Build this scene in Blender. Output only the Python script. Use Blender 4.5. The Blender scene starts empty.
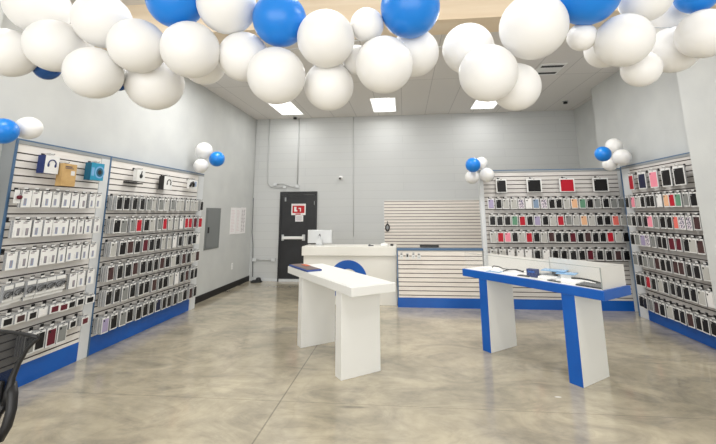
import bpy, bmesh, math, random
from mathutils import Vector, Matrix
random.seed(11)
S = bpy.context.scene
COL = S.collection
PI = math.pi

# ------------------------------------------------------------------ materials
def srgb(r, g, b):
    f = lambda c: ((c/255+.055)/1.055)**2.4 if c > 10 else c/255/12.92
    return (f(r), f(g), f(b), 1)
def mat(name, col, rough=.5, metal=0, spec=.5, **kw):
    m = bpy.data.materials.new(name); m.use_nodes = True
    b = m.node_tree.nodes['Principled BSDF']
    b.inputs['Base Color'].default_value = col
    b.inputs['Roughness'].default_value = rough
    b.inputs['Metallic'].default_value = metal
    b.inputs['Specular IOR Level'].default_value = spec
    for k, v in kw.items(): b.inputs[k.replace('_', ' ')].default_value = v
    return m
def noisy(m, c1, c2, scale=5, detail=4, bump=0, p0=.35, p1=.65, stretch=(1, 1, 1)):
    nt = m.node_tree; b = nt.nodes['Principled BSDF']
    tc = nt.nodes.new('ShaderNodeTexCoord'); mp = nt.nodes.new('ShaderNodeMapping'); mp.inputs['Scale'].default_value = stretch
    n = nt.nodes.new('ShaderNodeTexNoise'); n.inputs['Scale'].default_value = scale; n.inputs['Detail'].default_value = detail
    r = nt.nodes.new('ShaderNodeValToRGB'); r.color_ramp.elements[0].color = c1; r.color_ramp.elements[1].color = c2
    r.color_ramp.elements[0].position = p0; r.color_ramp.elements[1].position = p1
    nt.links.new(tc.outputs['Object'], mp.inputs[0]); nt.links.new(mp.outputs[0], n.inputs['Vector'])
    nt.links.new(n.outputs['Fac'], r.inputs[0]); nt.links.new(r.outputs[0], b.inputs['Base Color'])
    if bump:
        bp = nt.nodes.new('ShaderNodeBump'); bp.inputs['Strength'].default_value = bump; bp.inputs['Distance'].default_value = .01
        nt.links.new(n.outputs['Fac'], bp.inputs['Height']); nt.links.new(bp.outputs[0], b.inputs['Normal'])
    return m
M = {}
M['wall'] = noisy(mat('painted_wall', srgb(198, 200, 199), .6), srgb(195, 197, 196), srgb(202, 204, 202), 2)
M['trimwhite'] = mat('white_laminate', srgb(232, 232, 228), .3)
M['counter'] = noisy(mat('cream_laminate', srgb(226, 224, 216), .35), srgb(224, 222, 214), srgb(229, 227, 220), 1.5)
M['post'] = mat('white_post', srgb(214, 217, 219), .4)
M['slat'] = noisy(mat('slat_board', srgb(234, 226, 218), .45), srgb(230, 222, 214), srgb(238, 232, 224), 3, stretch=(1, 1, 8))
M['slat2'] = noisy(mat('slat_board_shop', srgb(230, 226, 222), .45), srgb(226, 222, 216), srgb(236, 232, 228), 3, stretch=(1, 1, 8))
M['slat3'] = noisy(mat('slat_board_shaded', srgb(208, 204, 200), .45), srgb(202, 198, 194), srgb(214, 210, 206), 3, stretch=(1, 1, 8))  # same slat board, darkened: the shade on the right side is in the colour
M['groove'] = mat('groove_dark', srgb(66, 56, 52), .8)
M['blue'] = noisy(mat('blue_laminate', srgb(0, 84, 172), .35), srgb(0, 80, 166), srgb(2, 90, 180), 2)
M['bluetrim'] = mat('blue_grey_trim', srgb(74, 106, 140), .4)
M['greytrim'] = mat('grey_trim', srgb(148, 152, 154), .45)
M['black'] = mat('black_plastic', srgb(24, 24, 26), .45)
M['rubber'] = mat('black_baseboard', srgb(20, 18, 20), .6)
M['door'] = noisy(mat('door_black_paint', srgb(38, 39, 42), .45), srgb(34, 35, 38), srgb(44, 45, 48), 3)
M['panelgrey'] = mat('panel_grey_metal', srgb(128, 132, 132), .45, .2)
M['metal'] = mat('brushed_metal', srgb(178, 180, 182), .35, .8)
M['alu'] = mat('aluminium', srgb(205, 207, 208), .35, .3)
M['white'] = mat('white_plastic', srgb(238, 238, 236), .4)
M['paper'] = mat('white_paper', srgb(238, 236, 236), .7)
M['ink'] = mat('grey_ink', srgb(150, 140, 146), .7)
M['pinkink'] = mat('pink_ink', srgb(228, 212, 214), .7)
M['red'] = mat('red_print', srgb(190, 20, 30), .5)
M['conduit'] = mat('painted_conduit', srgb(188, 190, 190), .5)
M['cable'] = mat('dark_cable', srgb(90, 92, 94), .6)
M['ceil'] = mat('ceiling_board', srgb(178, 176, 172), .8)
M['balloonw'] = mat('white_latex', srgb(234, 233, 231), .45, Subsurface_Weight=.45, Subsurface_Radius=(.05, .05, .045))
M['balloonb'] = mat('blue_latex', srgb(16, 124, 214), .32, Subsurface_Weight=.08)
M['balloonn'] = mat('metallic_blue_latex', srgb(38, 84, 150), .22, .45)
M['wood'] = noisy(mat('beam_wood', srgb(232, 210, 178), .55), srgb(226, 206, 178), srgb(238, 222, 198), 1.2, 6, stretch=(.6, 3, 9))
M['kraft'] = noisy(mat('kraft_card', srgb(190, 155, 100), .7), srgb(180, 145, 92), srgb(200, 166, 112), 8)
M['navy'] = mat('navy_card', srgb(28, 48, 104), .5)
M['teal'] = mat('teal_card', srgb(26, 140, 176), .45)
M['teald'] = mat('dark_teal_card', srgb(14, 92, 120), .45)
M['packwhite'] = mat('pack_white_edge', srgb(226, 226, 224), .4)
M['packside'] = noisy(mat('pack_clear_side', srgb(140, 142, 144), .3), srgb(104, 106, 110), srgb(176, 178, 180), 60, 2, stretch=(40, 40, 1))
M['label'] = mat('price_label', srgb(216, 216, 214), .5)
M['phonepic'] = mat('printed_phone', srgb(136, 152, 178), .4)
M['phonegrey'] = mat('printed_phone_grey', srgb(122, 122, 130), .4)
M['orange'] = mat('orange_leather', srgb(196, 86, 44), .5)
M['taupe'] = mat('taupe_leather', srgb(104, 88, 84), .55)
M['denim'] = mat('blue_edging', srgb(48, 74, 140), .5)
M['apple'] = mat('dark_logo', srgb(30, 30, 32), .3)
M['lightblue'] = mat('light_blue_acrylic', srgb(120, 170, 214), .2)
CC = {'k': ('black', (20, 19, 21)), 'w': ('white', (226, 224, 222)), 'g': ('grey', (128, 130, 128)), 'r': ('red', (178, 24, 44)),
      'p': ('pink', (232, 140, 158)), 'l': ('lavender', (160, 150, 180)), 'b': ('blue grey', (128, 148, 172)), 'n': ('green', (96, 142, 116)),
      'o': ('peach', (226, 178, 140)), 'f': ('floral patterned', None), 'c': ('clear', (178, 177, 172)), 'd': ('dark brown', (70, 48, 48)),
      's': ('salmon', (228, 112, 102)), 'm': ('maroon', (92, 26, 40)), 'y': ('navy', (26, 32, 60))}
CM = {}
for k_, (n_, c_) in CC.items():
    if c_: CM[k_] = mat('case_'+n_.replace(' ', '_'), srgb(*c_), .4, 0, .3)
    else: CM[k_] = noisy(mat('case_floral', srgb(200, 200, 200), .4), srgb(90, 92, 110), srgb(226, 214, 222), 45, 2, p0=.42, p1=.55)
def emis(name, col, s):
    m = bpy.data.materials.new(name); m.use_nodes = True; nt = m.node_tree
    b = nt.nodes['Principled BSDF']; b.inputs['Base Color'].default_value = (1, 1, 1, 1)
    b.inputs['Emission Color'].default_value = col; b.inputs['Emission Strength'].default_value = s
    return m
M['lamp'] = emis('light_diffuser', (1, .985, .95, 1), 4)
M['lampdim'] = emis('light_diffuser_edge', (1, .985, .95, 1), 1.3)
def glassy(name, col, alpha, rough=.1):
    m = mat(name, col, rough); m.node_tree.nodes['Principled BSDF'].inputs['Alpha'].default_value = alpha; return m
M['glass'] = glassy('clear_showcase_glass', srgb(225, 232, 232), .03)
M['frost'] = glassy('white_filmed_glass', srgb(226, 224, 218), .86, .3)
M['frost2'] = glassy('white_filmed_end_glass', srgb(232, 230, 226), .7, .3)
M['glassedge'] = glassy('glass_edge', srgb(170, 176, 172), .75)

# back wall: painted block courses
def block_mat():
    m = mat('painted_block', srgb(190, 194, 196), .6); nt = m.node_tree; b = nt.nodes['Principled BSDF']
    tc = nt.nodes.new('ShaderNodeTexCoord'); sp = nt.nodes.new('ShaderNodeSeparateXYZ'); cb = nt.nodes.new('ShaderNodeCombineXYZ')
    br = nt.nodes.new('ShaderNodeTexBrick')
    nt.links.new(tc.outputs['Object'], sp.inputs[0]); nt.links.new(sp.outputs[0], cb.inputs[0]); nt.links.new(sp.outputs[2], cb.inputs[1])
    nt.links.new(cb.outputs[0], br.inputs['Vector'])
    br.inputs['Scale'].default_value = 1; br.inputs['Brick Width'].default_value = 2.6; br.inputs['Row Height'].default_value = .205
    br.inputs['Mortar Size'].default_value = .006; br.inputs['Mortar Smooth'].default_value = .4
    br.inputs['Color1'].default_value = srgb(199, 201, 201); br.inputs['Color2'].default_value = srgb(201, 203, 202); br.inputs['Mortar'].default_value = srgb(190, 192, 192)
    nt.links.new(br.outputs['Color'], b.inputs['Base Color'])
    bu = nt.nodes.new('ShaderNodeBump'); bu.inputs['Strength'].default_value = .25; bu.inputs['Distance'].default_value = .01; bu.invert = True
    nt.links.new(br.outputs['Fac'], bu.inputs['Height']); nt.links.new(bu.outputs[0], b.inputs['Normal'])
    return m
M['block'] = block_mat()
# polished concrete
def floor_mat():
    m = mat('polished_concrete', (0.4, .38, .33, 1), .2, Coat_Weight=.35, Coat_Roughness=.06); nt = m.node_tree; b = nt.nodes['Principled BSDF']; N = nt.nodes.new; Lk = nt.links.new
    tc = N('ShaderNodeTexCoord')
    n1 = N('ShaderNodeTexNoise'); n1.inputs['Scale'].default_value = .9; n1.inputs['Detail'].default_value = 8; n1.inputs['Roughness'].default_value = .62
    mp = N('ShaderNodeMapping'); mp.inputs['Scale'].default_value = (.8, 1.5, 1); Lk(tc.outputs['Object'], mp.inputs[0])
    n2 = N('ShaderNodeTexNoise'); n2.inputs['Scale'].default_value = 1.5; n2.inputs['Detail'].default_value = 7; n2.inputs['Roughness'].default_value = .7; n2.inputs['Distortion'].default_value = 1.6
    Lk(tc.outputs['Object'], n1.inputs['Vector']); Lk(mp.outputs[0], n2.inputs['Vector'])
    r1 = N('ShaderNodeValToRGB'); e = r1.color_ramp.elements; e[0].position = .3; e[0].color = srgb(150, 143, 126); e[1].position = .7; e[1].color = srgb(200, 190, 167)
    x = e.new(.5); x.color = srgb(178, 169, 149)
    r2 = N('ShaderNodeValToRGB'); e = r2.color_ramp.elements; e[0].position = .34; e[0].color = (.70, .70, .71, 1); e[1].position = .56; e[1].color = (1.04, 1.03, 1.0, 1)
    Lk(n1.outputs['Fac'], r1.inputs[0]); Lk(n2.outputs['Fac'], r2.inputs[0])
    mx = N('ShaderNodeMix'); mx.data_type = 'RGBA'; mx.blend_type = 'MULTIPLY'; mx.inputs[0].default_value = .95
    Lk(r1.outputs[0], mx.inputs[6]); Lk(r2.outputs[0], mx.inputs[7])
    n3 = N('ShaderNodeTexNoise'); n3.inputs['Scale'].default_value = 9; n3.inputs['Detail'].default_value = 6; Lk(tc.outputs['Object'], n3.inputs['Vector'])
    r3 = N('ShaderNodeValToRGB'); e = r3.color_ramp.elements; e[0].position = .3; e[0].color = (.86, .86, .86, 1); e[1].position = .6; e[1].color = (1.02, 1.02, 1.02, 1)
    Lk(n3.outputs['Fac'], r3.inputs[0])
    m2 = N('ShaderNodeMix'); m2.data_type = 'RGBA'; m2.blend_type = 'MULTIPLY'; m2.inputs[0].default_value = .7
    Lk(mx.outputs[2], m2.inputs[6]); Lk(r3.outputs[0], m2.inputs[7])
    # cracks: thin dark wandering lines
    vo = N('ShaderNodeTexVoronoi'); vo.feature = 'DISTANCE_TO_EDGE'; vo.inputs['Scale'].default_value = .55
    wn = N('ShaderNodeTexNoise'); wn.inputs['Scale'].default_value = 1.3; wn.inputs['Detail'].default_value = 5
    ad = N('ShaderNodeMix'); ad.data_type = 'VECTOR'; ad.inputs[0].default_value = .35
    Lk(tc.outputs['Object'], wn.inputs['Vector']); Lk(tc.outputs['Object'], ad.inputs[4]); Lk(wn.outputs['Color'], ad.inputs[5]); Lk(ad.outputs[1], vo.inputs['Vector'])
    r4 = N('ShaderNodeValToRGB'); e = r4.color_ramp.elements; e[0].position = 0; e[0].color = (.80, .79, .78, 1); e[1].position = .006; e[1].color = (1, 1, 1, 1)
    Lk(vo.outputs['Distance'], r4.inputs[0])
    m3 = N('ShaderNodeMix'); m3.data_type = 'RGBA'; m3.blend_type = 'MULTIPLY'; m3.inputs[0].default_value = .35
    Lk(m2.outputs[2], m3.inputs[6]); Lk(r4.outputs[0], m3.inputs[7])
    # saw-cut joints every 3.9 m across, 4.4 m along
    sx = N('ShaderNodeSeparateXYZ'); Lk(tc.outputs['Object'], sx.inputs[0])
    def cut(sock, off, per, w):
        a = N('ShaderNodeMath'); a.operation = 'ADD'; a.inputs[1].default_value = off; Lk(sock, a.inputs[0])
        p = N('ShaderNodeMath'); p.operation = 'PINGPONG'; p.inputs[1].default_value = per/2; Lk(a.outputs[0], p.inputs[0])
        c = N('ShaderNodeMath'); c.operation = 'LESS_THAN'; c.inputs[1].default_value = w; Lk(p.outputs[0], c.inputs[0]); return c
    c1 = cut(sx.outputs[0], 1.17, 5.2, .007); c2 = cut(sx.outputs[1], -3.78, 5.0, .003)
    mxx = N('ShaderNodeMath'); mxx.operation = 'MAXIMUM'; Lk(c1.outputs[0], mxx.inputs[0]); Lk(c2.outputs[0], mxx.inputs[1])
    sc = N('ShaderNodeMath'); sc.operation = 'MULTIPLY'; sc.inputs[1].default_value = .55; Lk(mxx.outputs[0], sc.inputs[0])
    m4 = N('ShaderNodeMix'); m4.data_type = 'RGBA'; Lk(sc.outputs[0], m4.inputs[0]); Lk(m3.outputs[2], m4.inputs[6]); m4.inputs[7].default_value = srgb(92, 86, 74)
    last = m4.outputs[2]
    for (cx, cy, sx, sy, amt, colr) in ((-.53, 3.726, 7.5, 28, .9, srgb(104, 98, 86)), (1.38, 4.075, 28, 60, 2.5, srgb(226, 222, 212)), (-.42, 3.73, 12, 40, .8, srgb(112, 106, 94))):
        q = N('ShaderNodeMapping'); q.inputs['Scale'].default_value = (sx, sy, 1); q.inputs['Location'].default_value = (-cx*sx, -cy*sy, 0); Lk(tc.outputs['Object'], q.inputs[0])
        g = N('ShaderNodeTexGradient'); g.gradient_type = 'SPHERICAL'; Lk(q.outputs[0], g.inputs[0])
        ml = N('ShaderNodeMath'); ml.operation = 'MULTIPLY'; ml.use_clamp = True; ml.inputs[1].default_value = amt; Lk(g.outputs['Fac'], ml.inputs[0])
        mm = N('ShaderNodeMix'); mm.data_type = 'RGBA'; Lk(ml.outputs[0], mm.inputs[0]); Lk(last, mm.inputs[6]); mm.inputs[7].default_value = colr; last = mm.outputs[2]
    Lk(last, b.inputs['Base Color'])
    rr = N('ShaderNodeMapRange'); rr.inputs[3].default_value = .10; rr.inputs[4].default_value = .26; Lk(n2.outputs['Fac'], rr.inputs[0]); Lk(rr.outputs[0], b.inputs['Roughness'])
    bu = N('ShaderNodeBump'); bu.inputs['Strength'].default_value = .05; bu.inputs['Distance'].default_value = .01; Lk(n3.outputs['Fac'], bu.inputs['Height']); Lk(bu.outputs[0], b.inputs['Normal'])
    return m
M['floor'] = floor_mat()
def ceil_mat():
    m = mat('ceiling_boards', srgb(176, 174, 170), .8); nt = m.node_tree; b = nt.nodes['Principled BSDF']; N = nt.nodes.new; Lk = nt.links.new
    tc = N('ShaderNodeTexCoord'); br = N('ShaderNodeTexBrick'); Lk(tc.outputs['Object'], br.inputs['Vector'])
    mp = N('ShaderNodeMapping'); mp.inputs['Rotation'].default_value = (0, 0, PI/2); Lk(tc.outputs['Object'], mp.inputs[0]); Lk(mp.outputs[0], br.inputs['Vector'])
    br.offset = 0; br.inputs['Scale'].default_value = 1; br.inputs['Brick Width'].default_value = 3.6; br.inputs['Row Height'].default_value = .61; br.inputs['Mortar Size'].default_value = .008
    br.inputs['Color1'].default_value = srgb(226, 222, 218); br.inputs['Color2'].default_value = srgb(222, 219, 215); br.inputs['Mortar'].default_value = srgb(196, 193, 190)
    Lk(br.outputs['Color'], b.inputs['Base Color']); return m
M['ceil'] = ceil_mat()
def mesh_fabric():
    m = mat('black_mesh_fabric', srgb(26, 27, 30), .9, 0, .2); nt = m.node_tree; b = nt.nodes['Principled BSDF']; b.inputs['Alpha'].default_value = .88; return m
M['meshfab'] = mesh_fabric()

# ------------------------------------------------------------------ geometry helpers
class MB:
    def __init__(s): s.bm = bmesh.new(); s.mats = []
    def mi(s, m):
        if m not in s.mats: s.mats.append(m)
        return s.mats.index(m)
    def face(s, pts, m):
        f = s.bm.faces.new([s.bm.verts.new(p) for p in pts]); f.material_index = s.mi(m); return f
    def box(s, x0, x1, y0, y1, z0, z1, m, bev=0, T=None):
        r = bmesh.ops.create_cube(s.bm, size=1)
        for v in r['verts']:
            v.co = Vector(((x0+x1)/2+v.co.x*(x1-x0), (y0+y1)/2+v.co.y*(y1-y0), (z0+z1)/2+v.co.z*(z1-z0)))
        fs = set(f for v in r['verts'] for f in v.link_faces)
        if bev:
            es = list(set(e for v in r['verts'] for e in v.link_edges))
            rb = bmesh.ops.bevel(s.bm, geom=es, offset=bev, segments=2, affect='EDGES', profile=.5)
            fs = set(f for v in rb['verts'] for f in v.link_faces) | set(rb['faces'])
        i = s.mi(m)
        vs = set()
        for f in fs:
            if f.is_valid: f.material_index = i; vs.update(f.verts)
        if T is not None:
            for v in vs: v.co = T @ v.co
        return s
    def tube(s, pts, r, m, n=8, cap=True):
        pts = [Vector(p) for p in pts]; rings = []; i = s.mi(m)
        rs = r if isinstance(r, (list, tuple)) else [r]*len(pts)
        up = None
        for k, p in enumerate(pts):
            d = (pts[min(k+1, len(pts)-1)]-pts[max(k-1, 0)]).normalized()
            if up is None: up = Vector((0, 0, 1)) if abs(d.z) < .9 else Vector((1, 0, 0))
            a = d.cross(up).normalized(); b = a.cross(d).normalized(); up = b
            rings.append([s.bm.verts.new(p+(a*math.cos(2*PI*j/n)+b*math.sin(2*PI*j/n))*rs[k]) for j in range(n)])
        for k in range(len(rings)-1):
            for j in range(n):
                f = s.bm.faces.new((rings[k][j], rings[k][(j+1) % n], rings[k+1][(j+1) % n], rings[k+1][j])); f.material_index = i; f.smooth = True
        if cap:
            for g in (rings[0][::-1], rings[-1]):
                f = s.bm.faces.new(g); f.material_index = i
        return s
    def lathe(s, prof, m, n=24, T=None, smooth=True):
        i = s.mi(m); T = T or Matrix.Identity(4); rings = []
        for r, z in prof:
            if r < 1e-6: rings.append([s.bm.verts.new(T @ Vector((0, 0, z)))])
            else: rings.append([s.bm.verts.new(T @ Vector((r*math.cos(2*PI*j/n), r*math.sin(2*PI*j/n), z))) for j in range(n)])
        for a, b in zip(rings, rings[1:]):
            for j in range(n):
                if len(a) == 1 and len(b) == 1: continue
                if len(a) == 1: vs = (a[0], b[j], b[(j+1) % n])
                elif len(b) == 1: vs = (a[j], b[0], a[(j+1) % n])
                else: vs = (a[j], b[j], b[(j+1) % n], a[(j+1) % n])
                f = s.bm.faces.new(vs); f.material_index = i; f.smooth = smooth
        return s
    def build(s, name, parent=None, loc=None, rot=None):
        bmesh.ops.recalc_face_normals(s.bm, faces=s.bm.faces)
        me = bpy.data.meshes.new(name); s.bm.to_mesh(me); s.bm.free()
        for m in s.mats: me.materials.append(m)
        o = bpy.data.objects.new(name, me); COL.objects.link(o)
        if loc: o.location = loc
        if rot: o.rotation_euler = rot
        if parent: o.parent = parent
        return o
def tag(o, label=None, cat=None, group=None, kind=None):
    if label: o['label'] = label
    if cat: o['category'] = cat
    if group: o['group'] = group
    if kind: o['kind'] = kind
    return o
def empty(name, label, cat, loc=(0, 0, 0), rz=0, group=None):
    o = bpy.data.objects.new(name, None); o.empty_display_size = .1; COL.objects.link(o); o.location = loc; o.rotation_euler = (0, 0, rz)
    return tag(o, label, cat, group)
def copy_tree(o, parent=None):
    c = o.copy(); COL.objects.link(c); c.parent = parent
    for ch in list(o.children): copy_tree(ch, c)
    return c
def struct(name, mb, **k): return tag(mb.build(name, **k), kind='structure')
ORD = ['first', 'second', 'third', 'fourth', 'fifth', 'sixth', 'seventh', 'eighth', 'ninth', 'tenth', 'eleventh', 'twelfth', 'thirteenth',
       'fourteenth', 'fifteenth', 'sixteenth', 'seventeenth', 'eighteenth', 'nineteenth', 'twentieth']

# ------------------------------------------------------------------ room shell
CZ = 4.25
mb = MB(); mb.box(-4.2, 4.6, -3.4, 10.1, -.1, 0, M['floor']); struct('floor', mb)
mb = MB(); mb.box(-4.2, 4.6, -3.4, 10.1, CZ, CZ+.1, M['ceil']); struct('ceiling', mb)
mb = MB(); mb.box(-4.2, 4.6, 9.94, 10.1, 0, CZ, M['block']); struct('wall_back', mb)
mb = MB(); mb.box(-4.2, -4.017, -3.4, 9.94, 0, CZ, M['wall']); mb.box(-4.017, -3.89, .6, 3.1, 0, CZ, M['wall']); struct('wall_left', mb)
mb = MB(); mb.box(4.387, 4.6, 8.2, 9.94, 0, CZ, M['wall']); mb.box(4.017, 4.6, 5.215, 8.2, 0, CZ, M['wall']); mb.box(3.66, 4.6, -3.4, 5.215, 0, CZ, M['wall']); struct('wall_right', mb)
mb = MB(); mb.box(-4.017, 4.017, 4.05, 4.42, 3.83, CZ, M['wood']); struct('trim_1', mb)
mb = MB(); mb.box(-4.017, -4.002, 7.09, 9.94, 0, .125, M['rubber']); struct('baseboard_left', mb)
mb = MB(); mb.box(-3.86, -3.23, 9.90, 9.94, 0, .05, M['post']); struct('trim_2', mb)
mb = MB(); mb.box(-2.2, 1.8, 9.925, 9.94, 0, .1, M['rubber']); struct('baseboard_back', mb)
# back door
dr = tag(bpy.data.objects.new('door_1', None), kind='structure'); COL.objects.link(dr); dr.location = (-2.75, 9.94, 0)
mb = MB(); mb.box(-.50, -.46, -.05, 0, 0, 2.25, M['door']); mb.box(.43, .49, -.05, 0, 0, 2.25, M['door']); mb.box(-.46, .43, -.05, 0, 2.17, 2.25, M['door']); mb.box(-.46, .43, -.06, 0, 0, .055, M['post']); mb.build('door_frame', dr)
mb = MB(); mb.box(-.458, .428, -.035, -.005, .06, 2.16, M['door']); mb.build('door_panel', dr)
mb = MB(); mb.box(-.40, .16, -.085, -.036, 1.035, 1.105, M['white'], .01); mb.box(-.42, -.36, -.06, -.036, 1.0, 1.15, M['alu'], .005); mb.box(.12, .2, -.06, -.036, 1.0, 1.15, M['alu'], .005); mb.build('push_bar', dr)
mb = MB(); mb.box(-.37, -.33, -.05, -.036, 2.0, 2.1, M['metal'], .004); mb.build('door_latch', dr)
for z in (.25, 1.1, 1.95):
    mb = MB(); mb.tube([(.425, -.045, z-.05), (.425, -.045, z+.05)], .01, M['metal'], 8); mb.build('hinge', dr)
sg = empty('door_sign', 'red and white warning sign high on the black back door', 'sign', (-2.745, 9.902, 1.79))
mb = MB(); mb.box(-.19, .19, -.003, 0, -.145, .145, M['white']); mb.build('sign_plate', sg)
mb = MB(); mb.box(-.16, .16, -.006, -.0035, -.095, .095, M['red']); mb.build('red_field', sg)
mb = MB()
pk = M['white']
mb.box(-.115, -.055, -.009, -.0065, -.055, .065, pk); mb.box(-.055, -.03, -.009, -.0065, -.055, -.02, pk)
mb.box(.0, .065, -.009, -.0065, .015, .04, pk); mb.box(.04, .065, -.009, -.0065, -.055, .015, pk)
mb.build('white_figures', sg)
mb = MB(); mb.box(-.17, .17, -.006, -.0035, .107, .133, M['pinkink']); mb.box(-.08, .06, -.006, -.0035, -.133, -.107, M['red']); mb.build('lettering', sg)
mb = MB(); mb.box(-.105, .105, -.003, 0, -.08, .08, M['paper'])
for z in (.045, .02, -.005, -.03, -.052): mb.box(-.08, .07, -.005, -.0035, z, z+.008, M['ink'])
tag(mb.build('door_notice', loc=(-2.72, 9.902, 1.56)), 'small white printed notice right under the red door sign', 'notice')

# ------------------------------------------------------------------ things on the walls
def conduit(name, pts, r, label, cat='pipe', m='conduit', cl=True):
    mb = MB(); mb.tube(pts, r, M[m], 10); return tag(mb.build(name), label, cat)
conduit('conduit_pipe', [(-3.63, 9.92, 4.24), (-3.62, 9.92, 2.62), (-3.59, 9.92, 2.47), (-3.52, 9.92, 2.39), (-3.38, 9.92, 2.37), (-3.2, 9.92, 2.37)], .014, 'thin painted pipe dropping from the ceiling near the left corner and bending above the door')
conduit('conduit_pipe', [(-2.80, 9.92, 4.24), (-2.80, 9.92, 2.45)], .014, 'straight vertical painted pipe above the black door')
conduit('conduit_pipe', [(-3.36, 9.915, 2.45), (-3.2, 9.915, 2.47), (-3.08, 9.915, 2.42), (-2.95, 9.915, 2.38), (-2.84, 9.915, 2.38)], .014, 'short wavy painted pipe between two boxes over the black door')
conduit('conduit_pipe', [(-1.63+.33, 9.92, 4.24), (-1.3, 9.92, 1.1)], .006, 'thin painted vertical pipe on the back wall right of the security camera')
conduit('conduit_pipe', [(-3.82, 9.9, .52), (-3.42, 9.9, .52)], .016, 'low horizontal painted pipe left of the black door')
conduit('wall_cable', [(-3.98, 9.91, 2.1), (-3.97, 9.90, 1.2), (-3.93, 9.90, .9), (-3.90, 9.9, .1)], .009, 'dark cable running down the back wall beside the left corner', 'cable', 'cable')
conduit('wall_cable', [(-3.99, 9.925, 4.24), (-4.0, 9.925, 2.1)], .006, 'thin pale cable in the upper left corner of the back wall', 'cable', 'conduit')
def jbox(x, z, s, lab, y=9.94):
    mb = MB(); mb.box(-s/2, s/2, -.045, 0, -s*.4, s*.4, M['conduit'], .004); mb.box(-s*.42, s*.42, -.049, -.045, -s*.32, s*.32, M['post'])
    tag(mb.build('junction_box', loc=(x, y, z)), lab, 'junction box')
jbox(-3.40, 2.45, .10, 'left junction box above the black door, at the pipe bend')
jbox(-2.80, 2.39, .10, 'right junction box above the black door, under the straight pipe')
jbox(-3.14, 2.37, .09, 'middle junction box above the black door, lowest of three')
jbox(-3.87, .52, .12, 'low junction box at the left end of the low pipe, by the room corner')
jbox(-3.38, .52, .12, 'low junction box at the right end of the low pipe, by the door')
mb = MB(); mb.lathe([(0, .05), (.1, .045), (.14, .02), (.15, 0), (0, 0)], M['black'], 16)
mb.lathe([(0, .09), (.05, .08), (.07, .04), (.07, .0)], M['black'], 12, Matrix.Translation((.04, .02, .02)))
tag(mb.build('cable_heap', loc=(-3.74, 9.76, 0)), 'black heap of cable on the floor in the far left corner', 'cable')
# security camera
sc = empty('security_camera', 'small white security camera on the back wall', 'camera', (-1.635, 9.94, 2.6))
mb = MB(); mb.box(-.05, .05, -.02, 0, -.05, .05, M['white'], .006); mb.build('mount', sc)
mb = MB(); mb.lathe([(0, .14), (.03, .14), (.038, .12), (.042, .02), (.03, 0), (0, 0)], M['white'], 14, Matrix.Translation((0, -.01, .0)) @ Matrix.Rotation(math.radians(100), 4, 'X')); mb.build('camera_body', sc)
mb = MB(); mb.lathe([(0, .012), (.03, .01), (.03, 0), (0, 0)], M['black'], 14, Matrix.Translation((0, -.148, -.025)) @ Matrix.Rotation(math.radians(100), 4, 'X')); mb.build('lens', sc)
# electric panel
ep = empty('electric_panel', 'grey metal electric panel on the left wall beyond the second slatwall', 'electric panel', (-4.017, 7.86, 1.39))
mb = MB(); mb.box(0, .012, -.31, .31, -.42, .42, M['panelgrey'], .003); mb.build('cover_frame', ep)
mb = MB(); mb.box(.0125, .022, -.27, .27, -.38, .38, M['panelgrey'], .003); mb.build('panel_door', ep)
mb = MB(); mb.box(.022, .034, -.24, -.19, -.09, .03, M['black'], .003); mb.build('latch', ep)
def sheet(y0, y1, z0, z1, lab, ink, cols):
    mb = MB(); mb.box(-4.017, -4.012, y0, y1, z0, z1, M['paper'])
    w = (y1-y0-.06)/cols
    for c in range(cols):
        z = z1-.06
        while z > z0+.05:
            ln = w*random.uniform(.5, .85); mb.box(-4.0118, -4.0112, y0+.03+c*w, y0+.03+c*w+ln, z-.012, z, M[ink]); z -= .034
    tag(mb.build('wall_poster'), lab, 'poster')
sheet(8.68, 8.98, 1.22, 1.83, 'white poster with faint pink lines on the left wall, nearest the electric panel', 'pinkink', 1)
sheet(8.99, 9.24, 1.21, 1.83, 'middle white poster of the three on the left wall', 'pinkink', 1)
sheet(9.25, 9.54, 1.21, 1.84, 'white poster with dense grey print on the left wall, nearest the room corner', 'ink', 2)
ol = empty('wall_outlet', 'white wall outlet low on the left wall under the posters', 'outlet', (-4.017, 8.91, .49))
mb = MB(); mb.box(0, .006, -.04, .04, -.07, .07, M['white'], .002); mb.build('cover_plate', ol)
for z in (.03, -.03):
    mb = MB(); mb.box(.0062, .009, -.02, .02, z-.017, z+.017, M['post'], .001); mb.build('socket', ol)
# ceiling things
nm = ['left', 'middle', 'right']
for i, x in enumerate((-2.85, -.43, 2.0)):
    t = empty('ceiling_light', 'recessed rectangular ceiling light near the back wall, '+nm[i]+' one of the three', 'ceiling light', (x, 8.9, CZ))
    mb = MB()
    for a in ((-.30, -.28, -.61, .61), (.28, .30, -.61, .61), (-.28, .28, -.61, -.59), (-.28, .28, .59, .61)): mb.box(a[0], a[1], a[2], a[3], -.012, 0, M['white'])
    mb.build('light_frame', t)
    mb = MB(); mb.box(-.28, .28, -.59, .59, -.008, -.001, M['lampdim']); mb.box(-.16, .16, -.57, .57, -.0095, -.0082, M['lamp']); mb.build('diffuser', t)
t = empty('ceiling_vent', 'white slotted air vent in the ceiling right of the big balloons', 'air vent', (2.69, 6.9, CZ))
mb = MB(); mb.box(-.22, .22, -.28, .28, -.014, 0, M['white'], .003); mb.build('vent_frame', t)
for y in (-.17, .17):
    mb = MB(); mb.box(-.19, .19, y-.045, y+.045, -.0165, -.0145, M['black']); mb.build('slot', t)
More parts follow.
